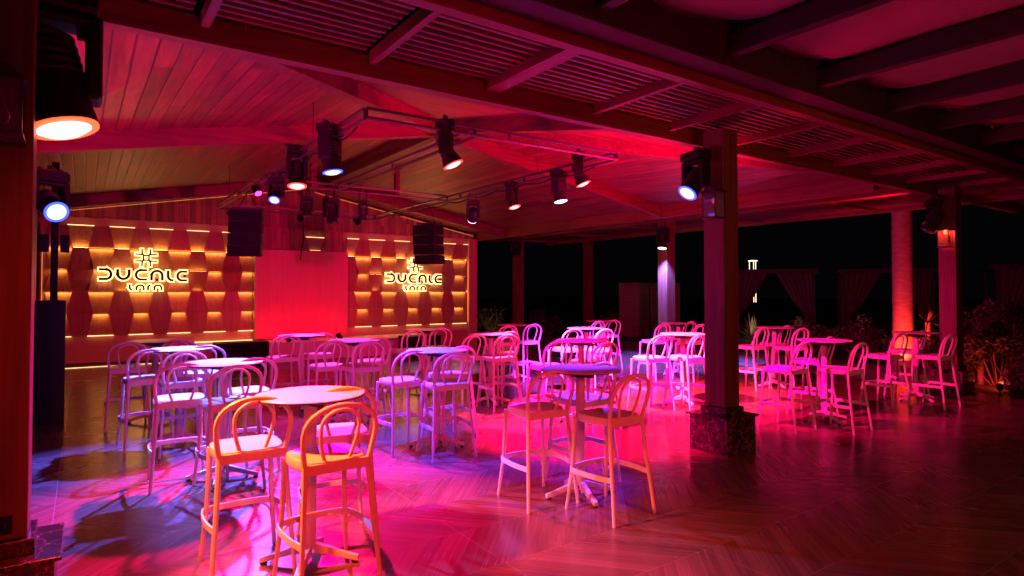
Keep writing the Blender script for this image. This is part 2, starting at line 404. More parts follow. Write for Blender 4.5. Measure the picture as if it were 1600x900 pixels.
def tiles(xlo, xhi, c0, ncol, skip_top=None):
    cov = MB(); bt = MB(); leds = [MB() for _ in range(6)]
    for c in range(-2, ncol*2+2):
        cx = c0 + c*.397
        A = (c % 2 == 0)
        for r in range(5):
            zt, zb = ZR_[r]-.004, ZR_[r+1]+.004
            wide_top = ((r+c) % 2 == 1)
            ht, hb = (.2485, .1485) if wide_top else (.1485, .2485)
            x = [cx-ht, cx+ht, cx+hb, cx-hb]
            x = [min(max(q, xlo), xhi) for q in x]
            if x[1]-x[0] < .02 and x[2]-x[3] < .02: continue
            yt, yb = (BK, F) if A else (F, BK)
            if A and r == 0: yt, yb = 17.03, 17.03
            if not A and r >= 3: yt, yb = 17.02, 17.02
            bt.hexa([(x[3], yb, zb), (x[2], yb, zb), (x[2], 17.119, zb), (x[3], 17.119, zb), (x[0], yt, zt), (x[1], yt, zt), (x[1], 17.119, zt), (x[0], 17.119, zt)])
            if A and r >= 1 and x[1]-x[0] > .05:
                leds[r].box((x[0]+.01, yt-.080, zt-.003), (x[1]-.01, yt-.035, zt-.001)); cov.box((x[0]+.005, yt-.086, zt-.013), (x[1]-.005, yt-.082, zt+.002))
            if not A and r == 0:
                leds[0].box((x[3]+.01, yb-.085, zb+.001), (x[2]-.01, yb-.045, zb+.003)); cov.box((x[3]+.005, yb-.091, zb+.001), (x[2]-.005, yb-.087, zb+.013))
            if not A and r in (1, 2) and (c//2) % 2 == 0:
                leds[r].box((x[3]+.08, yb-.075, zb+.001), (x[2]-.06, yb-.06, zb+.003)); cov.box((x[3]+.005, yb-.091, zb+.001), (x[2]-.005, yb-.087, zb+.013))
            if not A and r == 0 and x[1]-x[0] > .05:
                leds[5].box((x[0], yt-.02, zt+.004), (x[1], yt+.02, zt+.014))
            if A and r == 4 and x[2]-x[3] > .05:
                leds[5].box((x[3], yb-.012, zb-.018), (x[2], yb+.02, zb-.006))
    swb(bt, 'tiled_panel', M['tile']); swb(cov, 'light_profiles', M['tile'])
    for i, l in enumerate(leds):
        if len(l.bm.faces): swb(l, 'light_strip', M['ledline'] if i == 5 else M['led'])
tiles(-.75, 3.62, .33, 5)
tiles(6.12, 10.08, 6.61, 5)
b = MB(); b.box((-.80, 16.93, .0), (-.765, 17.118, 3.25)); swb(b, 'frame', M['panelwood'])
b = MB(); b.box((10.10, 16.90, 0), (10.40, 17.118, 3.40)); swb(b, 'frame', M['panelwood'])
b = MB(); b.box((10.085, 16.95, .75), (10.098, 16.97, 2.72)); swb(b, 'light_strip', M['gled'])
b = MB(); b.box((-.762, 16.95, .1), (-.752, 16.97, 2.72)); swb(b, 'light_strip', M['gled'])
b = MB(); b.box((3.635, 16.84, .48), (6.10, 17.118, 2.82)); swb(b, 'plain_panel', M['panelwood'], bevel=.004)
b = MB(); b.box((3.625, 17.02, 2.84), (6.115, 17.118, 3.40)); swb(b, 'upper_panel', M['gable'])
b = MB(); b.hexa([(5.06, 17.005, 2.85), (5.36, 17.005, 2.85), (5.36, 17.018, 2.85), (5.06, 17.018, 2.85), (4.96, 16.95, 3.2), (5.46, 16.95, 3.2), (5.46, 17.018, 3.2), (4.96, 17.018, 3.2)]); swb(b, 'tile', M['tile'])
b = MB(); b.box((5.07, 16.93, 2.85), (5.35, 16.95, 2.856)); b.box((4.96, 16.94, 3.205), (5.46, 16.97, 3.215)); swb(b, 'light_strip', M['ledline'])
b = MB(); b.box((-.75, 17.0, .10), (3.62, 17.118, .70)); swb(b, 'lower_panel', M['panelwood'])
b = MB(); b.box((6.12, 17.0, .47), (10.08, 17.118, .70)); swb(b, 'lower_panel', M['panelwood'])
b = MB(); b.box((-.75, 16.99, .0), (2.18, 17.02, .085)); swb(b, 'skirting', M['darkmetal'])
b = MB(); b.box((-.75, 16.965, .004), (2.15, 16.985, .010)); swb(b, 'light_strip', M['ledline'])
# warm strip washing the gable edge under the roof
b = MB(); b.beam((-.5, 16.98, 3.50), (4.88, 16.98, 4.50), .012, .008); b.beam((4.92, 16.98, 4.50), (10.3, 16.98, 3.50), .012, .008)
swb(b, 'light_strip', M['gled'])

st = empty('stage_platform', (5.0, 16.2, 0), 'low pale stage platform running along the foot of the stage wall', 'stage')
b = MB(); b.box((-2.75, -.5, 0), (3.3, .77, .43)); b.build('body', M['white'], st)
b = MB(); b.box((-2.78, -.53, .432), (3.33, .77, .46)); b.build('top', M['white'], st, bevel=.003)
b = MB(); b.box((-2.75, .735, .462), (-1.4, .76, .475)); b.build('light_strip', M['ledline'], st)

def sub(x, y, w, label):
    r = empty('subwoofer', (x, y, 0), label, 'subwoofer', 'black floor subwoofers')
    b = MB(); b.box((-w/2, -.28, .02), (w/2, .28, .56)); b.build('cabinet', M['black'], r, bevel=.02)
    b = MB(); b.box((-w/2+.05, -.292, .07), (w/2-.05, -.281, .51)); b.build('grille', M['grille'], r)
    for sx in (-1, 1):
        b = MB(); b.box((sx*w*.4-.04, -.2, 0), (sx*w*.4+.04, .2, .02)); b.build('foot', M['rubber'], r)
sub(3.02, 15.35, 1.12, 'long black subwoofer on the floor left of the plain red panel')
sub(7.35, 14.85, 1.0, 'black subwoofer on the floor under the right sign, behind stools')

# ------------------------------------------------------------------ signs
def arc(cx, cy, rx, ry, a0, a1, n=10):
    return [(cx+rx*math.cos(R(a0+(a1-a0)*i/n)), cy+ry*math.sin(R(a0+(a1-a0)*i/n))) for i in range(n+1)]
G = {}
G['D'] = ([[(120, 465), (215, 465)] + arc(215, 530, 68, 65, -90, 90) + [(120, 595)]], 28, [])
G['U'] = ([[(370, 458), (370, 520)] + arc(448, 520, 78, 72, 180, 0) + [(526, 458)]], 30, [])
G['C'] = ([[(775, 468), (688, 468)] + arc(688, 533, 68, 65, 270, 90) + [(775, 598)]], 26, [])
G['A'] = ([[(838, 612), (838, 540)] + arc(915, 540, 77, 66, 180, 360) + [(992, 612)]], 28, [(915, 598, 14)])
G['L'] = ([[(1075, 468), (1075, 545)] + arc(1135, 545, 60, 60, 180, 90, 8) + [(1155, 605)]], 28, [])
G['E'] = ([[(1355, 480), (1275, 480)] + arc(1275, 543, 62, 62, 270, 90) + [(1355, 605)]], 28, [(1320, 543, 14)])
for i, (n_, x) in enumerate((('l', 535), ('a1', 630), ('r', 790), ('a2', 880))):
    if n_ == 'l': s_ = [[(x, 665), (x, 705)] + arc(x+36, 705, 36, 38, 180, 90, 6)]; d_ = []
    elif n_ == 'r': s_ = [[(x, 750), (x, 712)] + arc(x+38, 712, 38, 36, 180, 270, 6)]; d_ = [(x+40, 740, 8)]
    else: s_ = [[(x, 750), (x, 712)] + arc(x+50, 712, 50, 36, 180, 360) + [(x+100, 750)]]; d_ = [(x+50, 738, 9)]
    G[n_] = (s_, 20, d_)
G['#'] = ([[(700, 170), (703, 235), (722, 262), (722, 326), (703, 353), (700, 415)], [(820, 170), (817, 235), (798, 262), (798, 326), (817, 353), (820, 415)],
           [(612, 246), (705, 248), (730, 260), (790, 260), (815, 248), (912, 246)], [(612, 340), (705, 338), (730, 327), (790, 327), (815, 338), (912, 340)]], 17, [])
def ribbon(b, pts, w, y0, y1, ext):
    P = [Vector((p[0], p[1])) for p in pts]
    if ext:
        P[0] = P[0]+(P[0]-P[1]).normalized()*ext; P[-1] = P[-1]+(P[-1]-P[-2]).normalized()*ext
    rs = []
    for i, p in enumerate(P):
        t0 = (P[i]-P[i-1]).normalized() if i else None; t1 = (P[i+1]-P[i]).normalized() if i < len(P)-1 else None
        t = ((t0 or t1)+(t1 or t0)).normalized(); n_ = Vector((-t.y, t.x))
        c = max(.6, (t0 or t1).dot(t)); o_ = n_*w/2/c
        A, B_ = p-o_, p+o_
        rs.append([(A.x, y0, A.y), (B_.x, y0, B_.y), (B_.x, y1, B_.y), (A.x, y1, A.y)])
    b.rings(rs)
def sign(cx, label):
    r = empty('backlit_sign', (cx, 16.9, 2.12), label, 'sign', 'backlit lettering signs on the stage wall')
    sx, sz = .00145, .00169
    for k_, (strokes, w, dots) in G.items():
        nm = 'emblem' if k_ == '#' else 'letter'
        conv = lambda p: ((p[0]-737)*sx, (530-p[1])*sz)
        ww = w*.0021
        bf = MB(); bh = MB()
        for q, s_ in enumerate(strokes):
            pts = [conv(p) for p in s_]
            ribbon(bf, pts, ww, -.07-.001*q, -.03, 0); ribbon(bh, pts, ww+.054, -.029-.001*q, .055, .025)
        for (x, y, rr) in dots:
            c = conv((x, y)); s2 = rr*.0021
            bf.box((c[0]-s2, -.07, c[1]-s2), (c[0]+s2, -.03, c[1]+s2))
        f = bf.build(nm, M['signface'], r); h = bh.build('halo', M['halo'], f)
sign(1.17, 'backlit dark lettering with emblem on the wider left tile section')
sign(8.17, 'backlit dark lettering with emblem on the right tile section, behind hanging speaker')

# ------------------------------------------------------------------ truss
tr = empty('lighting_truss', (3.9, 9.7, 3.45), 'rectangular metal rail truss hanging under the timber roof', 'truss')
def rail(p, q, zt=3.5):
    d = Vector((q[0]-p[0], q[1]-p[1], 0)); n_ = max(2, int(d.length/1.8)); L_ = d.length; d.normalize()
    b = MB(); P = Vector((p[0]-3.9, p[1]-9.7, zt-3.45)); Q = Vector((q[0]-3.9, q[1]-9.7, zt-3.45))
    b.beam(P, Q, .045, .028); b.build('top_rail', M['truss'], tr)
    b = MB(); b.tube([P-Vector((0, 0, .075)), Q-Vector((0, 0, .075))], .017, 8); b.build('lower_tube', M['truss'], tr, smooth=True)
    b = MB()
    for i in range(n_+1):
        c = P+d*(L_*i/n_); b.box((c.x-.012, c.y-.012, c.z-.08), (c.x+.012, c.y+.012, c.z+.001))
    b.build('spacers', M['darkmetal'], tr)
a0, a1, b0, b1 = 2.24, 5.62, 5.7, 13.7
rail((a0, b0), (a1, b0)); rail((a1, b0+.04), (a1, b1)); rail((a0, b0+.04), (a0, b1)); rail((a0+.04, b1), (a1-.04, b1), 3.495)
rail((a0+.04, 10.15), (a1-.04, 10.15), 3.505); rail((3.5, b0+.04), (3.5, 10.1), 3.498)
for x in (a0, a1):
    for y in (7.4, 12.6):
        zc = ZE+(ZR-ZE)*(1-abs(x-XM)/5.5) if y > YA else ZE+(ZR-ZE)*min(1-abs(x-XM)/5.5, (y-Y0)/(YA-Y0))
        b = MB(); b.tube([(x-3.9, y-9.7, .08), (x-3.9, y-9.7, zc-3.45)], .006, 6); b.build('hanger_rod', M['darkmetal'], tr)

def cable(pts, label, r_=.008):
    o = Vector(pts[0]); b = MB(); b.tube([Vector(p)-o for p in pts], r_, 6)
    return tag(b.build('cable', M['black'], loc=tuple(o), smooth=True), label, 'cable')
cable([(3.93, 13.66, 3.46), (3.95, 13.72, 3.2), (4.02, 13.9, 2.9), (4.0, 14.0, 2.65), (4.06, 14.3, 2.45)], 'black cable dangling from far truss rail in front of the plain panel', .014)
cable([(2.26, 6.0+i*.12, 3.40-.05*abs(math.sin(i*.52))) for i in range(56)], 'black power cable looped along the left truss rail', .009)
cable([(5.60, 6.1+i*.12, 3.40-.05*abs(math.sin(i*.47))) for i in range(56)], 'black power cable looped along the right truss rail', .009)
# line arrays
def line_array(x, y, zt, rz, tilt, label):
    r = empty('line_array_speaker', (x, y, zt), label, 'loudspeaker', 'line array speakers hung from the truss', rz)
    for k_ in range(4):
        b = MB(); z1 = -.05-k_*.195; w, dp = .26, .20
        off = tilt*k_*k_*.006
        b.hexa([(-w, -dp-off, z1-.188), (w, -dp-off, z1-.188), (w*.8, dp-off, z1-.17), (-w*.8, dp-off, z1-.17), (-w, -dp-off, z1), (w, -dp-off, z1), (w*.8, dp-off, z1-.012), (-w*.8, dp-off, z1-.012)])
        m_ = b.build('speaker_module', M['black'], r, bevel=.008)
        b = MB(); b.box((-w+.02, -dp-off-.008, z1-.17), (w-.02, -dp-off-.001, z1-.02)); b.build('grille', M['grille'], m_)
    b = MB(); b.beam((-.22, -.1, -.03), (.22, -.1, -.03), .03, .03); b.beam((-.22, .12, -.03), (.22, .12, -.03), .03, .03)
    b.beam((-.21, -.1, -.02), (-.21, .12, -.02), .03, .03); b.beam((.21, -.1, -.02), (.21, .12, -.02), .03, .03); b.build('rigging_frame', M['darkmetal'], r)
    b = MB(); b.tube([(-.15, 0, 0), (0, 0, 3.42-zt)], .006, 6); b.tube([(.15, 0, 0), (0, 0, 3.42-zt)], .006, 6); b.build('sling', M['black'], r)
line_array(2.24, 10.95, 3.12, R(-25), 1, 'big black hanging speaker left of the plain panel, against the tiles')
line_array(5.62, 10.95, 3.08, R(-62), -1, 'black hanging speaker in front of the right sign emblem')

# ------------------------------------------------------------------ moving head lamps
def fixture(loc, aim, kind, col, s, label, top, lit=True, power=0, angle=40, blend=.7, lcol=None, yaw=None, arm=None, laim=None):
    """loc = lens centre, top = z of the bar it hangs from"""
    loc = Vector(loc); d = (Vector(aim)-loc).normalized()
    headlen = .30*s; hc = loc - d*headlen*.62          # tilt axis
    r = empty('moving_head_light', (hc.x, hc.y, top), label, 'stage light', 'stage lights hung overhead')
    yw = math.atan2(d.y, d.x)-math.pi/2 if yaw is None else yaw
    Rz = Matrix.Rotation(yw, 3, 'Z')
    zc = hc.z-top; zb = zc+.22*s                        # underside of base box
    ax = .098 if kind == 'wash' else .128
    b = MB(); b.box((-(ax+.012)*s, -.10*s, zb), ((ax+.012)*s, .10*s, zb+.085*s), Rz); bs = b.build('base', M['black'], r, bevel=.012*s)
    b = MB(); b.box((-.08*s, -.105*s, zb+.03*s), (.08*s, -.1005*s, zb+.065*s), Rz); b.build('display', M['signface'], bs)
    b = MB(); b.box((-.15*s, -.015, zb+.09*s), (.15*s, .015, zb+.115*s), Rz)
    for sx in (-.09, .09): b.box((sx*s-.02, -.025, zb+.115*s), (sx*s+.02, .025, .03), Rz)
    b.build('clamp', M['darkmetal'], r)
    b = MB()
    for sx in (-1, 1): b.box((sx*ax*s-.026*s, -.07*s, zc-.07*s), (sx*ax*s+.026*s, .07*s, zb-.012*s), Rz)
    b.box((-(ax+.026)*s, -.07*s, zb-.04*s), ((ax+.026)*s, .07*s, zb-.002), Rz)
    b.build('yoke', M['black'], r, bevel=.014*s)
    q = d.to_track_quat('Z', 'Y').to_matrix()
    if kind == 'wash':
        prof = [(.04, -.14), (.062, -.135), (.068, -.02), (.075, .05), (.108, .15), (.115, .185), (.105, .186)]; rl = .102; zl = .183
    else:
        prof = [(.06, -.15), (.085, -.14), (.098, -.03), (.100, .10), (.106, .18), (.096, .186)]; rl = .094; zl = .182
    b = MB(); b.lathe([(a_*s, z_*s) for a_, z_ in prof], 24, (0, 0, zc), q); hd = b.build('head', M['black'], r, smooth=True)
    b = MB()
    for k_ in range(5):
        z_ = (-.12+k_*.03)*s; b.lathe([(prof[2][0]*s*1.0, z_), (prof[2][0]*s*1.10, z_+.002), (prof[2][0]*s*1.10, z_+.01*s), (prof[2][0]*s, z_+.012*s)], 20, (0, 0, zc), q)
    b.build('cooling_fins', M['darkmetal'], hd)
    if lit:
        core = emis('lens_core', tuple(.2+.8*c for c in col), 6); rim = emis('lens_bloom', col, 5)  # rim emission imitates the coloured bloom around a lit lens
    else:
        core = M['chrome']; rim = M['signface']
    b = MB(); b.lathe([(rl*.86*s, zl*s), (rl*.86*s, (zl+.008)*s), (rl*.6*s, (zl+.022)*s), (.005, (zl+.03)*s)], 24, (0, 0, zc), q); b.build('lens', core, hd, smooth=True)
    b = MB(); b.lathe([(rl*.87*s, zl*s), (rl*1.1*s, (zl+.001)*s), (rl*1.1*s, (zl+.008)*s), (rl*.87*s, (zl+.008)*s)], 24, (0, 0, zc), q); b.build('bloom_ring', rim, hd)  # ring stands in for lens bloom; stays dark on unlit lamps
    if arm is not None:
        b = MB(); b.beam(Vector((0, 0, .02)), Vector(arm)-r.location+Vector((0, 0, .02)), .05, .05)
        b.build('arm', M['darkmetal'], r)
    if power:
        spot('lamp', hc+d*(.24*s+.05), laim or aim, lcol or col, power, angle, blend, r, .06*s)
    return r
RED = (1, .03, .02); ORG = (1, .05, .012); BLU = (.02, .05, 1); PNK = (1, .0, .22)
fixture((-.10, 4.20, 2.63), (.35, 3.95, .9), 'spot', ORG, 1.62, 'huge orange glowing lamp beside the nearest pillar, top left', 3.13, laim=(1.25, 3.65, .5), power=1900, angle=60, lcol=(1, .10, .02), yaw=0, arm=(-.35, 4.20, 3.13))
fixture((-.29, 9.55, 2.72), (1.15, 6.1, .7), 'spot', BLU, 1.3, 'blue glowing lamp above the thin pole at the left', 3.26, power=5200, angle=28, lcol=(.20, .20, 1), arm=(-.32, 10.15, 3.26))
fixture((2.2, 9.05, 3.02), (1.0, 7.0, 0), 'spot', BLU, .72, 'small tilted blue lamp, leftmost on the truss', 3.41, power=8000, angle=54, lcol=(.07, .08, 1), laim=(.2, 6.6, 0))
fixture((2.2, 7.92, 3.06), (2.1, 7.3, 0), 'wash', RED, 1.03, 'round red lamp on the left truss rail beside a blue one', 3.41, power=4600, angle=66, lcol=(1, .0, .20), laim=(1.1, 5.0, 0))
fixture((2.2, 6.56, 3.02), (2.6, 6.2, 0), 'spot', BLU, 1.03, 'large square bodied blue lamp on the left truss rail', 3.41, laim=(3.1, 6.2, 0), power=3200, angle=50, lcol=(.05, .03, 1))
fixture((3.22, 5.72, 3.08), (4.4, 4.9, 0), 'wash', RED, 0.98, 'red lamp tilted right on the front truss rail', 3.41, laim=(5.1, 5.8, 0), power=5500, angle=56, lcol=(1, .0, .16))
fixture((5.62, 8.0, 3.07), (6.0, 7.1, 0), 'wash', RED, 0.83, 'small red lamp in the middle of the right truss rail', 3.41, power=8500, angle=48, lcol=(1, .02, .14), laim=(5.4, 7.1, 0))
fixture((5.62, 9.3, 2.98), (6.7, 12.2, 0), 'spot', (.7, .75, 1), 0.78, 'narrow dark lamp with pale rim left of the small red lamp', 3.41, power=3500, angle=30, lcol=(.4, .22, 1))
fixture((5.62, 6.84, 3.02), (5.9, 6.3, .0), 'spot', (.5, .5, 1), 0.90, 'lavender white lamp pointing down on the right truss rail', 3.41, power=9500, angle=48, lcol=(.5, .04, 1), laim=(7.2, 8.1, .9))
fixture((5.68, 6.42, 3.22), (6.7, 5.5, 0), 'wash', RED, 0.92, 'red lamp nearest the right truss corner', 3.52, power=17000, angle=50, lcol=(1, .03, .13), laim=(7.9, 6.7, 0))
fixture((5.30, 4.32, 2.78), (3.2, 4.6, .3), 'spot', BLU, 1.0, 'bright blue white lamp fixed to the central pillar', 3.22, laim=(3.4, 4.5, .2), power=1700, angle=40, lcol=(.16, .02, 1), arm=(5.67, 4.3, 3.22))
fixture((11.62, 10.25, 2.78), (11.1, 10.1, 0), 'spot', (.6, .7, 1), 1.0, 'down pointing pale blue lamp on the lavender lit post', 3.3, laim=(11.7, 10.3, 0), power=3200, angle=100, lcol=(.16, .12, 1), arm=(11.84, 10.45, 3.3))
fixture((11.7, 4.5, 2.75), (10.9, 5.6, 0), 'spot', RED, 1.1, 'dark unlit lamp beside the rightmost pillar and its lantern', 3.3, lit=False, arm=(12.05, 4.4, 3.3))
fixture((3.0, 10.2, 2.97), (3.0, 9.8, 0), 'spot', RED, .65, 'dark round unlit lamp on the cross rail, right of the blue lamps', 3.42, lit=False)
fixture((3.42, 10.2, 2.88), (3.6, 9.5, 0), 'spot', RED, .85, 'big dark unlit lamp hanging on the middle cross rail', 3.42, lit=False)
fixture((3.95, 10.2, 2.97), (4.2, 11, 0), 'wash', RED, .65, 'small dark unlit lamp, right one on the cross rail', 3.42, lit=False)
fixture((11.6, 16.4, 2.9), (11, 15.5, 0), 'spot', RED, 1.2, 'dark unlit lamp beside the red post next to the stage wall', 3.4, lit=False, arm=(11.95, 16.7, 3.4))
# lamps on the pillars behind the viewer
fixture((-.15, -1.9, 3.0), (2.0, 4.2, .5), 'wash', RED, 1.0, 'red lamp on the left pillar behind the viewer', 3.4, power=900, angle=56, lcol=(1, .02, .01))
fixture((4.6, -2.6, 3.0), (7.5, 5.0, .4), 'wash', ORG, 1.0, 'dim amber lamp behind the viewer, under the canopy', 3.4, power=150, angle=75, lcol=(1, .40, .20))

def added_washlight(x, y, z, aim, col, power, angle, label):  # made-up wash lights, added only to brighten ceiling, wall and floor
    r = empty('added_wash_light', (x, y, z), label, 'stage light', 'added wash lights brightening the pavilion')
    d = (Vector(aim)-Vector((x, y, z))).normalized(); q = d.to_track_quat('Z', 'Y').to_matrix()
    b = MB(); b.lathe([(.05, -.09), (.065, -.08), (.07, .05), (.075, .06), (.06, .061)], 16, (0, 0, 0), q); b.build('housing', M['black'], r, smooth=True)
    b = MB(); b.lathe([(.058, .055), (.055, .064), (.01, .07)], 16, (0, 0, 0), q); b.build('lens', emis('added_wash_lens', col, 3), r, smooth=True)
    spot('lamp', Vector((x, y, z))+d*.09, aim, col, power, angle, .9, r, .05)
added_washlight(3.9, 13.78, 3.36, (4.9, 17, .8), (1, .0, .20), 70, 84, 'added wash light on the far truss rail aimed at the plain panel')  # truss rail wash lights are added to redden panel and tiles
added_washlight(2.5, 13.78, 3.36, (1.0, 17, .6), (1, .0, .05), 200, 90, 'added wash light on the far truss rail aimed at left tiles')
added_washlight(6.12, 4.62, 2.3, (8.8, 6.0, 0), (1, .0, .16), 2300, 110, 'added red wash light low behind the central pillar')  # added out of sight to redden the floor
added_washlight(4.2, 15.8, .55, (4.2, 17, 1.3), (1, .0, .03), 75, 158, 'added footlight on the stage platform, left one before the plain panel')  # both footlights are added to brighten the panel from below
added_washlight(5.5, 15.8, .55, (5.5, 17, 1.3), (1, .0, .03), 75, 158, 'added footlight on the stage platform, right one before the plain panel')
added_washlight(5.2, 13.78, 3.36, (8.6, 17, .8), (1, .0, .12), 300, 90, 'added wash light on the far truss rail aimed at right tiles')
added_washlight(2.26, 10.4, 3.34, (3.1, 8.3, .5), (.9, .06, .8), 1900, 54, 'added magenta wash light on the left truss rail near the cross rail')  # added to brighten the stools around the lilac table
added_washlight(-2.2, 8.0, 1.9, (2.5, 8.0, 4.2), (1, .0, .16), 800, 100, 'added uplight beyond the left pillars')  # this uplight and the next are added to redden the ceiling
added_washlight(-1.7, 4.9, 1.9, (2.4, 7.4, 4.4), (1, .0, .30), 620, 100, 'added uplight left of the nearest pillar')
added_washlight(6.20, 4.58, 2.0, (6.0, 7.6, 4.6), (1, .0, .12), 2400, 140, 'added uplight hidden behind the central pillar')  # added behind the shaft to light the ceiling boards
added_washlight(6.14, 4.50, 1.6, (3.8, 3.9, 3.6), (1, .0, .10), 260, 130, 'added louvre light hidden behind the central pillar')  # added behind the shaft to light the louvres
added_washlight(12.35, 4.75, 2.9, (8.5, 9.5, 4.1), (1, .0, .05), 500, 120, 'added uplight behind the last pillar')  # added to light the far side of the ceiling
added_washlight(1.6, -1.2, .25, (2.6, 4.0, 3.5), (1, .0, .16), 260, 70, 'added uplight on the floor beside the viewer')  # added out of view to light the louvre undersides
added_washlight(3.6, -2.6, .25, (5.5, .5, 3.8), (1, .0, .03), 480, 130, 'added uplight on the floor behind the viewer')  # added out of view to light the canopy fabric

# ------------------------------------------------------------------ lanterns, socket, cabinet and pole
def lantern(x, y, z, label, side, col=None):
    r = empty('wall_lantern', (x, y, z), label, 'lantern', 'box lanterns on the pillars', side)
    b = MB(); b.box((-.10, -.20, .13), (.10, -.0, .15)); b.box((-.09, -.19, -.15), (.09, -.01, -.135))
    for sx in (-.085, .073):
        for sy in (-.185, -.025): b.box((sx, sy, -.134), (sx+.012, sy+.012, .129))
    b.build('frame', M['darkmetal'], r)
    b = MB(); b.box((-.072, -.179, -.13), (.072, -.176, .128)); b.box((-.078, -.173, -.13), (-.075, -.03, .128)); b.box((.075, -.173, -.13), (.078, -.03, .128)); b.build('glass', M['glass'], r)
    b = MB(); b.lathe([(.014, .05), (.014, .01), (.03, -.02), (.035, -.045), (.022, -.075), (.004, -.082)], 14, (0, -.10, 0)); b.build('bulb', M['glass'], r, smooth=True)
    b = MB(); b.box((-.03, -.002, -.05), (.03, .012, .1)); b.build('bracket', M['darkmetal'], r)
    if col:
        L_ = bpy.data.lights.new('lamp', 'POINT'); L_.color = col; L_.energy = 14; L_.shadow_soft_size = .03
        o = bpy.data.objects.new('lamp', L_); C.objects.link(o); o.parent = r; o.location = (0, -.10, .1)
lantern(-.34, 3.985, 2.63, 'clear glass box lantern on the nearest pillar, left edge', 0)
lantern(5.655, 4.18, 2.66, 'glass box lantern on the central pillar under the blue white lamp', R(-90))
lantern(12.03, 4.33, 2.62, 'red glowing box lantern on the pillar by the palm', R(-90), (1, .05, .02))
r = empty('power_socket', (-.325, 3.997, .56), 'square power socket low on the nearest pillar', 'socket')
b = MB(); b.box((-.045, -.012, -.045), (.045, -.001, .045)); b.build('plate', M['black'], r, bevel=.003)
b = MB(); b.lathe([(.024, -.016), (.024, -.012), (.018, -.0125), (.018, -.016)], 20, (0, 0, 0), Matrix.Rotation(R(90), 3, 'X').inverted()); b.build('outlet', M['darkmetal'], r, loc=(0, -.03, 0))

r = empty('tall_cabinet', (-.36, 9.9, 0), 'tall narrow black cabinet at the left behind the nearest pillar', 'cabinet')
b = MB(); b.box((-.17, -.15, .03), (.17, .15, 1.61)); b.build('body', M['black'], r, bevel=.006)
b = MB(); b.box((-.155, -.162, .08), (.155, -.152, 1.56)); b.build('door', M['black'], r)
b = MB(); b.box((-.17, -.15, 0), (.17, .15, .028)); b.build('base', M['rubber'], r)
r = empty('lamp_pole', (-.325, 10.2, 0), 'thin dark pole with two small boxes rising behind the cabinet', 'pole')
b = MB(); b.box((-.04, -.04, 0), (.04, .04, 3.45)); b.build('shaft', M['black'], r)
for sx in (-1, 1):
    b = MB(); b.box((sx*.11-.05, -.08, 2.25), (sx*.11+.05, .06, 2.48)); b.build('small_speaker', M['black'], r, bevel=.008)

# ------------------------------------------------------------------ bar stool
def rounded(w, d, n=28, e=3.4, cy=0, taper=.0):
    pts = []
    for j in range(n):
        a = 2*math.pi*j/n; c, s_ = math.cos(a), math.sin(a)
        x = abs(c)**(2/e)*(1 if c > 0 else -1)*w; y = abs(s_)**(2/e)*(1 if s_ > 0 else -1)*d
        pts.append((x*(1+taper*y/d), y+cy))
    return pts
def make_stool():
    root = empty('bar_stool', (0, 0, 0))
    base = rounded(.205, .205, taper=.04)
    def ring(s_, z): return [(x*s_, y*s_, z) for x, y in base]
    b = MB(); b.rings([ring(.90, .705), ring(.97, .708), ring(1.0, .72), ring(1.0, .752), ring(.985, .765), ring(.95, .768), ring(.80, .761), ring(.4, .757)])
    b.build('seat', M['plastic'], root, smooth=True)
    def hoop(hw, zb, zs, zt, yb, yt, bw, r_):
        pts = []; n = 14
        def lean(z): return yb+(yt-yb)*((z-zb)/(zt-zb))**1.1
        for i in range(5):
            t = i/5; z = zb+(zs-zb)*t; x = -(bw+(hw-bw)*math.sin(t*math.pi/2)); pts.append((x, lean(z), z))
        for i in range(n+1):
            a = math.pi-math.pi*i/n; z = zs+(zt-zs)*math.sin(a)**.9 if 0 < i < n else zs; pts.append((hw*math.cos(a), lean(z), z))
        return pts + [(-p[0], p[1], p[2]) for p in pts[:5]][::-1]
    b = MB(); b.tube(hoop(.212, .745, .93, 1.09, -.185, -.275, .188, 0), .0155, 8); b.build('backrest_hoop', M['plastic'], root, smooth=True)
    b = MB(); b.tube(hoop(.112, .755, .955, 1.062, -.175, -.258, .070, 0), .0115, 8); b.build('inner_hoop', M['plastic'], root, smooth=True)
    b = MB(); b.beam((-.185, -.196, .700), (.185, -.196, .700), .016, .058); b.build('rear_rail', M['plastic'], root, bevel=.004)
    for sx in (-1, 1):
        b = MB(); b.tube([(sx*.186, -.182, .755), (sx*.190, -.19, .66), (sx*.205, -.215, .42), (sx*.222, -.245, .2), (sx*.236, -.268, 0)], .015, 8, [.019, .017, .0155, .0145, .0135])
        b.build('leg', M['plastic'], root, smooth=True)
        b = MB(); b.tube([(sx*.186, .180, .73), (sx*.188, .186, .62), (sx*.196, .196, .38), (sx*.210, .214, .2), (sx*.228, .236, 0)], .015, 8, [.020, .0165, .0155, .0145, .0135])
        b.build('leg', M['plastic'], root, smooth=True)
    z = .32
    pts = [(-.212, -.22, z), (-.232, -.11, z), (-.240, 0, z), (-.236, .12, z), (-.222, .19, z), (-.20, .218, z), (-.12, .238, z), (0, .248, z)]
    pts += [(-p[0], p[1], p[2]) for p in pts[:-1]][::-1]
    b = MB(); b.band(pts, .013, .040); b.build('footrest', M['plastic'], root, bevel=.003)
    for sx in (-1, 1):
        tt = [i*math.pi/2/6 for i in range(7)]
        b = MB(); b.tube([(sx*(.10+.105*math.sin(t)), .232, .195+.115*math.cos(t)) for t in tt], .0075, 6); b.build('gusset', M['plastic'], root, smooth=True)
        b = MB(); b.tube([(sx*.215, .10+.105*math.sin(t), .195+.115*math.cos(t)) for t in tt], .0075, 6); b.build('gusset', M['plastic'], root, smooth=True)
    return root
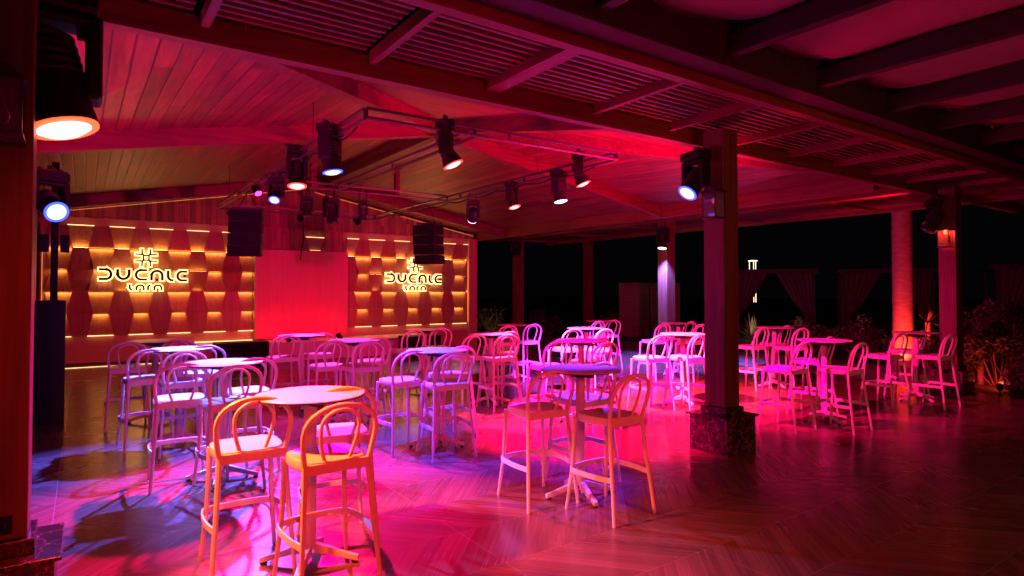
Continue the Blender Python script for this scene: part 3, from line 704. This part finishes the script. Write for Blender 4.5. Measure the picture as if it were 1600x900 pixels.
def make_table():
    root = empty('bar_table', (0, 0, 0))
    b = MB(); b.lathe([(.33, 1.0585), (.341, 1.062), (.341, 1.0665), (.337, 1.0668)], 56); b.build('tabletop_edge', M['edge'], root)
    b = MB(); b.lathe([(.3365, 1.0669), (.3385, 1.0685), (.3385, 1.072), (.336, 1.0745), (.28, 1.0746)], 56); b.build('tabletop', M['laminate'], root, smooth=True)
    b = MB(); b.lathe([(.042, .10), (.040, .12), (.040, .99), (.042, 1.0)], 24); b.build('pedestal', M['tmetal'], root, smooth=True)
    b = MB(); b.box((-.12, -.02, 1.02), (.12, .02, 1.057)); b.box((-.02, -.12, 1.001), (.02, .12, 1.05)); b.build('top_bracket', M['darkmetal'], root)
    for k_ in range(4):
        a = R(45+90*k_); c, s_ = math.cos(a), math.sin(a)
        b = MB()
        prof = [(.035, .07, .13, .030), (.12, .062, .105, .026), (.22, .035, .07, .023), (.31, .012, .045, .021)]
        rs = []
        for (r_, z0, z1, hw) in prof:
            rs.append([(r_*c+hw*s_, r_*s_-hw*c, z0), (r_*c-hw*s_, r_*s_+hw*c, z0), (r_*c-hw*.7*s_, r_*s_+hw*.7*c, z1), (r_*c+hw*.7*s_, r_*s_-hw*.7*c, z1)])
        b.rings(rs); ft = b.build('foot', M['tmetal'], root, bevel=.004)
        b = MB(); b.lathe([(.02, 0), (.022, .006), (.018, .013)], 12, (.285*c, .285*s_, 0)); b.build('foot_pad', M['rubber'], ft)
    return root
T = {  # key: (x, y, table label, short reference, stools)
 1: (1.20, 3.98, 'round bar table lit salmon orange, nearest the viewer at front left', 'the nearest orange lit table', {'A': (.86, 3.93), 'B': (1.20, 3.42), 'C': (1.46, 3.99)}),
 2: (3.47, 3.97, 'round bar table with purple grey top, alone before the central pillar', 'the purple grey table before the pillar', {'A': (3.12, 3.88), 'B': (3.42, 3.33), 'C': (3.76, 4.05)}),
 3: (1.07, 6.21, 'round bar table lit bright blue white, behind the nearest table', 'the bright blue white table', {'A': (.73, 6.10), 'B': (1.07, 5.69), 'C': (1.32, 6.20)}),
 4: (3.25, 6.14, 'lavender lit round bar table in the middle of the floor', 'the lavender table mid floor', {'A': (2.88, 6.03), 'B': (3.18, 5.57), 'C': (3.54, 6.14)}),
 5: (.91, 7.97, 'violet lit round bar table directly behind the bright blue white one', 'the violet table behind the blue white one', {'A': (.58, 7.79), 'B': (.88, 7.33), 'C': (1.17, 7.95)}),
 6: (.79, 9.44, 'warm lit round bar table farthest left, nearest the left tile wall', 'the farthest left table by the tiles', {'A': (.47, 9.06), 'C': (1.08, 9.25)}),
 7: (2.69, 9.38, 'round bar table against the plain red panel, magenta pedestal', 'the table before the red panel', {'A': (2.42, 9.18), 'C': (2.99, 9.33)}),
 8: (2.99, 7.99, 'pale lilac topped round table in front of the platform', 'the lilac table in front of the platform', {'A': (2.64, 7.80), 'B': (2.96, 7.44), 'C': (3.28, 7.97)}),
 9: (4.84, 9.61, 'round bar table in front of the right subwoofer, under the right sign', 'the table before the right subwoofer', {'A': (4.42, 9.20), 'C': (5.06, 9.40)}),
 10: (5.17, 8.0, 'hot pink lit round table right of the stage wall edge', 'the hot pink table by the wall edge', {'A': (4.72, 7.76), 'B': (5.06, 7.38), 'C': (5.48, 7.97)}),
 11: (6.95, 9.9, 'pale topped small looking table in front of the narrow red post', 'the pale table by the red post', {'A': (6.5, 9.45), 'C': (7.12, 9.52)}),
 12: (5.49, 6.26, 'red topped round table directly behind the purple grey one', 'the red topped table', {'A': (5.02, 6.13), 'B': (5.32, 5.60), 'C': (5.80, 6.22)}),
 13: (7.37, 8.27, 'glowing white topped table behind the red topped one', 'the glowing white topped table', {'A': (6.76, 7.90), 'B': (7.16, 7.58)}),
 14: (9.45, 10.1, 'farthest dark topped table, behind the glowing white topped one', 'the farthest dark topped table', {'A': (8.95, 9.68), 'C': (9.63, 9.88)}),
 15: (7.60, 6.30, 'red lit round table just left of the central pillar shaft', 'the red table left of the pillar', {'A': (6.86, 6.05), 'B': (7.36, 5.80)}),
 16: (10.07, 8.46, 'thin looking red table behind the one left of the pillar', 'the thin red table behind the pillar', {'A': (9.30, 8.18), 'B': (9.74, 7.66), 'C': (10.36, 8.40)}),
 17: (8.18, 4.40, 'dim mauve lit round table just right of the central pillar', 'the dim mauve table right of the pillar', {'A': (7.32, 4.20), 'B': (7.82, 3.76), 'C': (8.46, 4.50)}),
 18: (10.30, 6.46, 'hot pink round table against dark garden, right of the pillar', 'the hot pink table before the garden', {'A': (9.78, 6.36), 'B': (10.18, 5.86), 'C': (10.62, 6.44)}),
 19: (10.90, 4.38, 'rightmost round bar table, in front of the palm trunk', 'the rightmost table by the palm', {'A': (10.05, 4.24), 'B': (10.56, 3.78), 'C': (11.20, 4.42)}),
}
pos = {'A': 'left side', 'B': 'viewer side', 'C': 'right rear'}
s0 = make_stool(); t0 = make_table(); us = ut = False
rnd = random.Random(3)
for key, (x, y, tl, ref, sts) in T.items():
    t = t0 if not ut else copy_tree(t0); ut = True
    t.location = (x, y, 0); t.rotation_euler.z = R(rnd.uniform(-12, 12)+20); tag(t, tl, 'bar table', 'round pedestal bar tables')
    for kk, (sx, sy) in sts.items():
        s = s0 if not us else copy_tree(s0); us = True
        s.location = (sx, sy+.25, 0); s.rotation_euler.z = R(rnd.uniform(-5, 5))
        s.rotation_euler.z += R(rnd.uniform(-5, 5)); tag(s, 'white bar stool at %s of %s' % (pos[kk], ref), 'bar stool', 'white hoop back bar stools')

# ------------------------------------------------------------------ garden
def bush(x, y, h, w, label, n=500, m='leaf', size=.07, name='shrub', z0=-.06):
    r = empty(name, (x, y, z0), label, 'plant', 'garden plants beyond the pavilion')
    b = MB(); rn = random.Random(int(x*100+y*7))
    cl = [(rn.uniform(-w*.6, w*.6), rn.uniform(-w*.5, w*.5), rn.uniform(.25, .85)*h, rn.uniform(.2, .42)*w) for _ in range(9)]
    for _ in range(n):
        c = rn.choice(cl); v = Vector((rn.gauss(0, 1), rn.gauss(0, 1), rn.gauss(0, 1))).normalized()*c[3]*rn.uniform(.5, 1)
        p = Vector(c[:3])+v; p.z = max(.03, p.z)
        d1 = Vector((rn.uniform(-1, 1), rn.uniform(-1, 1), rn.uniform(-.3, 1))).normalized(); d2 = d1.cross(Vector((rn.uniform(-1, 1), rn.uniform(-1, 1), rn.uniform(-1, 1)))).normalized()
        L_ = size*rn.uniform(.7, 1.5)
        b.face([b.bm.verts.new(q) for q in (p, p+d1*L_*.5+d2*L_*.22, p+d1*L_, p+d1*L_*.5-d2*L_*.22)])
    b.build('foliage', M[m], r)
    b = MB()
    for c in cl: b.tube([(c[0]*.2, c[1]*.2, 0), (c[0]*.7, c[1]*.7, c[2]*.6), (c[0], c[1], c[2])], .012, 5, [.016, .011, .006])
    b.build('stems', M['bark'], r)
def yucca(x, y, zs, L_, label, n=46, z0=-.06, m='leaf2'):
    r = empty('spiky_plant', (x, y, z0), label, 'plant', 'garden plants beyond the pavilion'); rn = random.Random(int(x*31+y*17))
    b = MB()
    for k_ in range(n):
        a = rn.uniform(0, 2*math.pi); e = rn.uniform(-.25, 1.45); l_ = L_*rn.uniform(.7, 1.1)
        d = Vector((math.cos(a)*math.cos(e), math.sin(a)*math.cos(e), math.sin(e))); sd = Vector((-math.sin(a), math.cos(a), 0))*.02*L_/.5
        p = Vector((0, 0, zs)); prev = None
        for i in range(6):
            t = i/5; q = p+d*l_*t-Vector((0, 0, .25*l_*t*t*math.cos(e))); w = sd*(1-t)**.7*(1 if i else .6)
            cur = (b.bm.verts.new(q-w), b.bm.verts.new(q+w))
            if prev: b.face([prev[0], prev[1], cur[1], cur[0]])
            prev = cur
    b.build('leaves', M[m], r)
    b = MB(); b.tube([(0, 0, 0), (.02, 0, zs*.5), (0, 0, zs)], .05, 8); b.build('stem', M['bark'], r)
yucca(14.8, 9.93, .5, .72, 'pale spiky plant seen right of the central pillar', 90)
for i, (x, y, h, w, lab) in enumerate([
    (14.0, 4.25, 1.2, .7, 'leafy shrub lit red right of the last pillar'), (15.3, 4.45, 1.6, .9, 'tall leafy shrub at the far right edge, lit red'),
    (14.9, 5.45, 1.0, .7, 'low shrub just behind the last pillar plinth'), (16.0, 7.7, 1.2, .8, 'dark shrub between palm and hot pink table'),
    (16.4, 9.3, 1.1, .8, 'dark shrub behind the hot pink garden side table'), (13.2, 20.4, 1.1, .9, 'dim shrub left of the narrow red post'),
    (12.2, 20.8, 1.3, .9, 'dim tall shrub beside the stage wall edge'), (15.6, 20.0, 1.0, .9, 'dim shrub right of the narrow red post'),
    (18.0, 18.8, .9, .9, 'dim low shrub left of the brown garden door'), (16.0, 6.5, 1.2, .7, 'shrub growing right beside the palm trunk'),
    (13.1, 3.75, .5, .6, 'low groundcover shrub in front of the red lit shrubs')]):
    bush(x, y, h, w, lab, 2600 if y < 5 else 1300, size=.085)
for (x, y, zs, L_, lab) in [(14.3, 4.1, .8, .55, 'spiky red lit plant at the right edge'), (15.4, 5.95, 1.1, .5, 'spiky plant standing between palm and last pillar'), (13.9, 4.5, 1.0, .45, 'spiky plant right behind the last pillar')]:
    yucca(x, y, zs, L_, lab, 36)
pm = empty('palm_tree', (14.85, 6.22, -.06), 'thick palm trunk glowing red from an uplight at its foot', 'palm')
b = MB(); pr = []
for i in range(60):
    z = i*.10; pr.append(((.20+.10*math.exp(-z*2.2))*(1+.012*((i % 2)*2-1)), z))
b.lathe(pr, 20); b.build('trunk', M['bark'], pm, smooth=True)
b = MB(); rn = random.Random(5)
for k_ in range(22):
    a = rn.uniform(0, 2*math.pi); e = rn.uniform(-.1, 1.1); pts = []
    for i in range(8):
        t = i/7; pts.append(Vector((math.cos(a)*math.cos(e)*2.6*t, math.sin(a)*math.cos(e)*2.6*t, 5.9+math.sin(e)*2.4*t-1.6*t*t)))
    b.tube(pts, .02, 5, [.03-.003*i for i in range(8)])
    for i in range(1, 8):
        for s_ in (-1, 1):
            sd = Vector((-math.sin(a), math.cos(a), -.5))*s_*.5; p = pts[i]; f = (pts[i]-pts[i-1])*.25
            b.face([b.bm.verts.new(q) for q in (p-f, p+f, p+sd+f*2)])
b.build('crown', M['leaf'], pm)
def uplight(x, y, aim, power, ang, label, col=(1, .035, .015)):
    r = empty('garden_uplight', (x, y, -.04), label, 'garden light', 'red garden uplights'); d = (Vector(aim)-Vector((x, y, .1))).normalized(); q = d.to_track_quat('Z', 'Y').to_matrix()
    b = MB(); b.lathe([(.03, -.05), (.045, -.04), (.05, .05), (.055, .06), (.045, .061)], 16, (0, 0, .12), q); b.tube([(0, 0, 0), (0, 0, .1)], .01, 6); b.build('housing', M['black'], r)
    b = MB(); b.lathe([(.044, .056), (.04, .064), (.005, .068)], 16, (0, 0, .12), q); b.build('lens', M['redglow'], r)
    spot('lamp', Vector((x, y, .08))+d*.09, aim, col, power, ang, .6, r, .03)
uplight(14.25, 5.98, (14.85, 6.2, 1.0), 520, 90, 'small red uplight at the foot of the palm trunk')
uplight(12.9, 3.9, (14.4, 4.35, .9), 70, 120, 'small red uplight among shrubs at the right edge')
uplight(13.9, 9.3, (14.8, 9.93, 1.1), 60, 100, 'small warm uplight below the pale spiky plant', (1, .72, .38))
uplight(12.6, 19.2, (12.8, 20.4, .9), 14, 120, 'small warm uplight below the shrubs by the stage wall', (1, .55, .22))

def lamppost(x, y, h, n, label):
    r = empty('light_column', (x, y, -.06), label, 'garden light', 'slim lit columns in the garden')
    for k_ in range(n):
        a = k_*2*math.pi/n+.4; b = MB(); b.tube([(.15*math.cos(a), .15*math.sin(a), 1.3), (.15*math.cos(a), .15*math.sin(a), h)], .013, 6); b.build('light_rod', M['whiteled'], r)
    b = MB(); b.lathe([(.24, 0), (.24, .25), (.05, .3)], 16); b.build('base', M['darkmetal'], r)
    b = MB(); b.lathe([(.20, h+.01), (.20, h+.03), (.05, h+.05)], 16); b.build('cap', M['whiteled'] if n == 3 else M['darkmetal'], r)
lamppost(24.1, 16.1, 3.1, 3, 'taller lit column in the dark garden right of the central pillar')
lamppost(17.4, 24.5, 2.6, 2, 'small distant lit column left of the dim purple post')

def cabana(x, y, rz, label):
    r = empty('cabana', (x, y, -.06), label, 'cabana', 'curtained cabanas in the dark garden', rz)
    for sx in (-1.3, 1.3):
        for sy in (0, 2.2): b = MB(); b.box((sx-.05, sy-.05, 0), (sx+.05, sy+.05, 2.4)); b.build('post', M['rafdark'], r)
    b = MB(); b.box((-1.45, -.12, 2.4), (1.45, 2.35, 2.55)); b.build('roof', M['rafdark'], r)
    for sx in (-1, 1):
        b = MB(); gr = []
        for i in range(19):
            u = i/18; col = []
            for j in range(15):
                z = 2.39*(1-j/14); t = 1-z/2.39
                gather = .14+.86*abs(t-.62)**.8*1.45 if t < .62 else .14+.35*(t-.62)
                wx = 1.1*gather*u; col.append(b.bm.verts.new((sx*(1.24-wx), -.07+.03*math.sin(u*40), z)))
            gr.append(col)
        for i in range(18):
            for j in range(14): b.face([gr[i][j], gr[i+1][j], gr[i+1][j+1], gr[i][j+1]])
        b.build('curtain', M['curtain'], r, smooth=True)
cabana(19.5, 12.3, R(-55), 'curtained cabana left of the palm, faint in the dark')
cabana(22.2, 9.8, R(-60), 'curtained cabana directly behind the palm trunk')
cabana(21.6, 5.2, R(-65), 'curtained cabana at the right edge behind the shrubs')
r = empty('garden_door', (18.4, 16.9, -.06), 'dim brown double door in the dark beyond the terrace', 'door', rz=R(-36))
for sx in (-1, 1):
    b = MB(); b.box((sx*.55-.53, -.04, 0), (sx*.55+.53, .02, 2.0)); b.build('leaf', M['slat'], r)
b = MB(); b.box((-1.2, -.06, 0), (-1.09, .04, 2.1)); b.box((1.09, -.06, 0), (1.2, .04, 2.1)); b.box((-1.2, -.06, 2.01), (1.2, .04, 2.12)); b.build('frame', M['post'], r)
r = empty('lit_bench', (11.3, 16.9, 0), 'low bench with orange strip light beside the stage wall', 'bench')
b = MB(); b.box((-.6, -.2, .34), (.6, .25, .40)); b.build('seat', M['white'], r)
b = MB(); b.box((-.55, -.12, .0), (.55, .2, .338)); b.build('base', M['panelwood'], r)
b = MB(); b.box((-.55, -.15, .30), (.55, -.125, .325)); b.build('light_strip', M['ledline'], r)
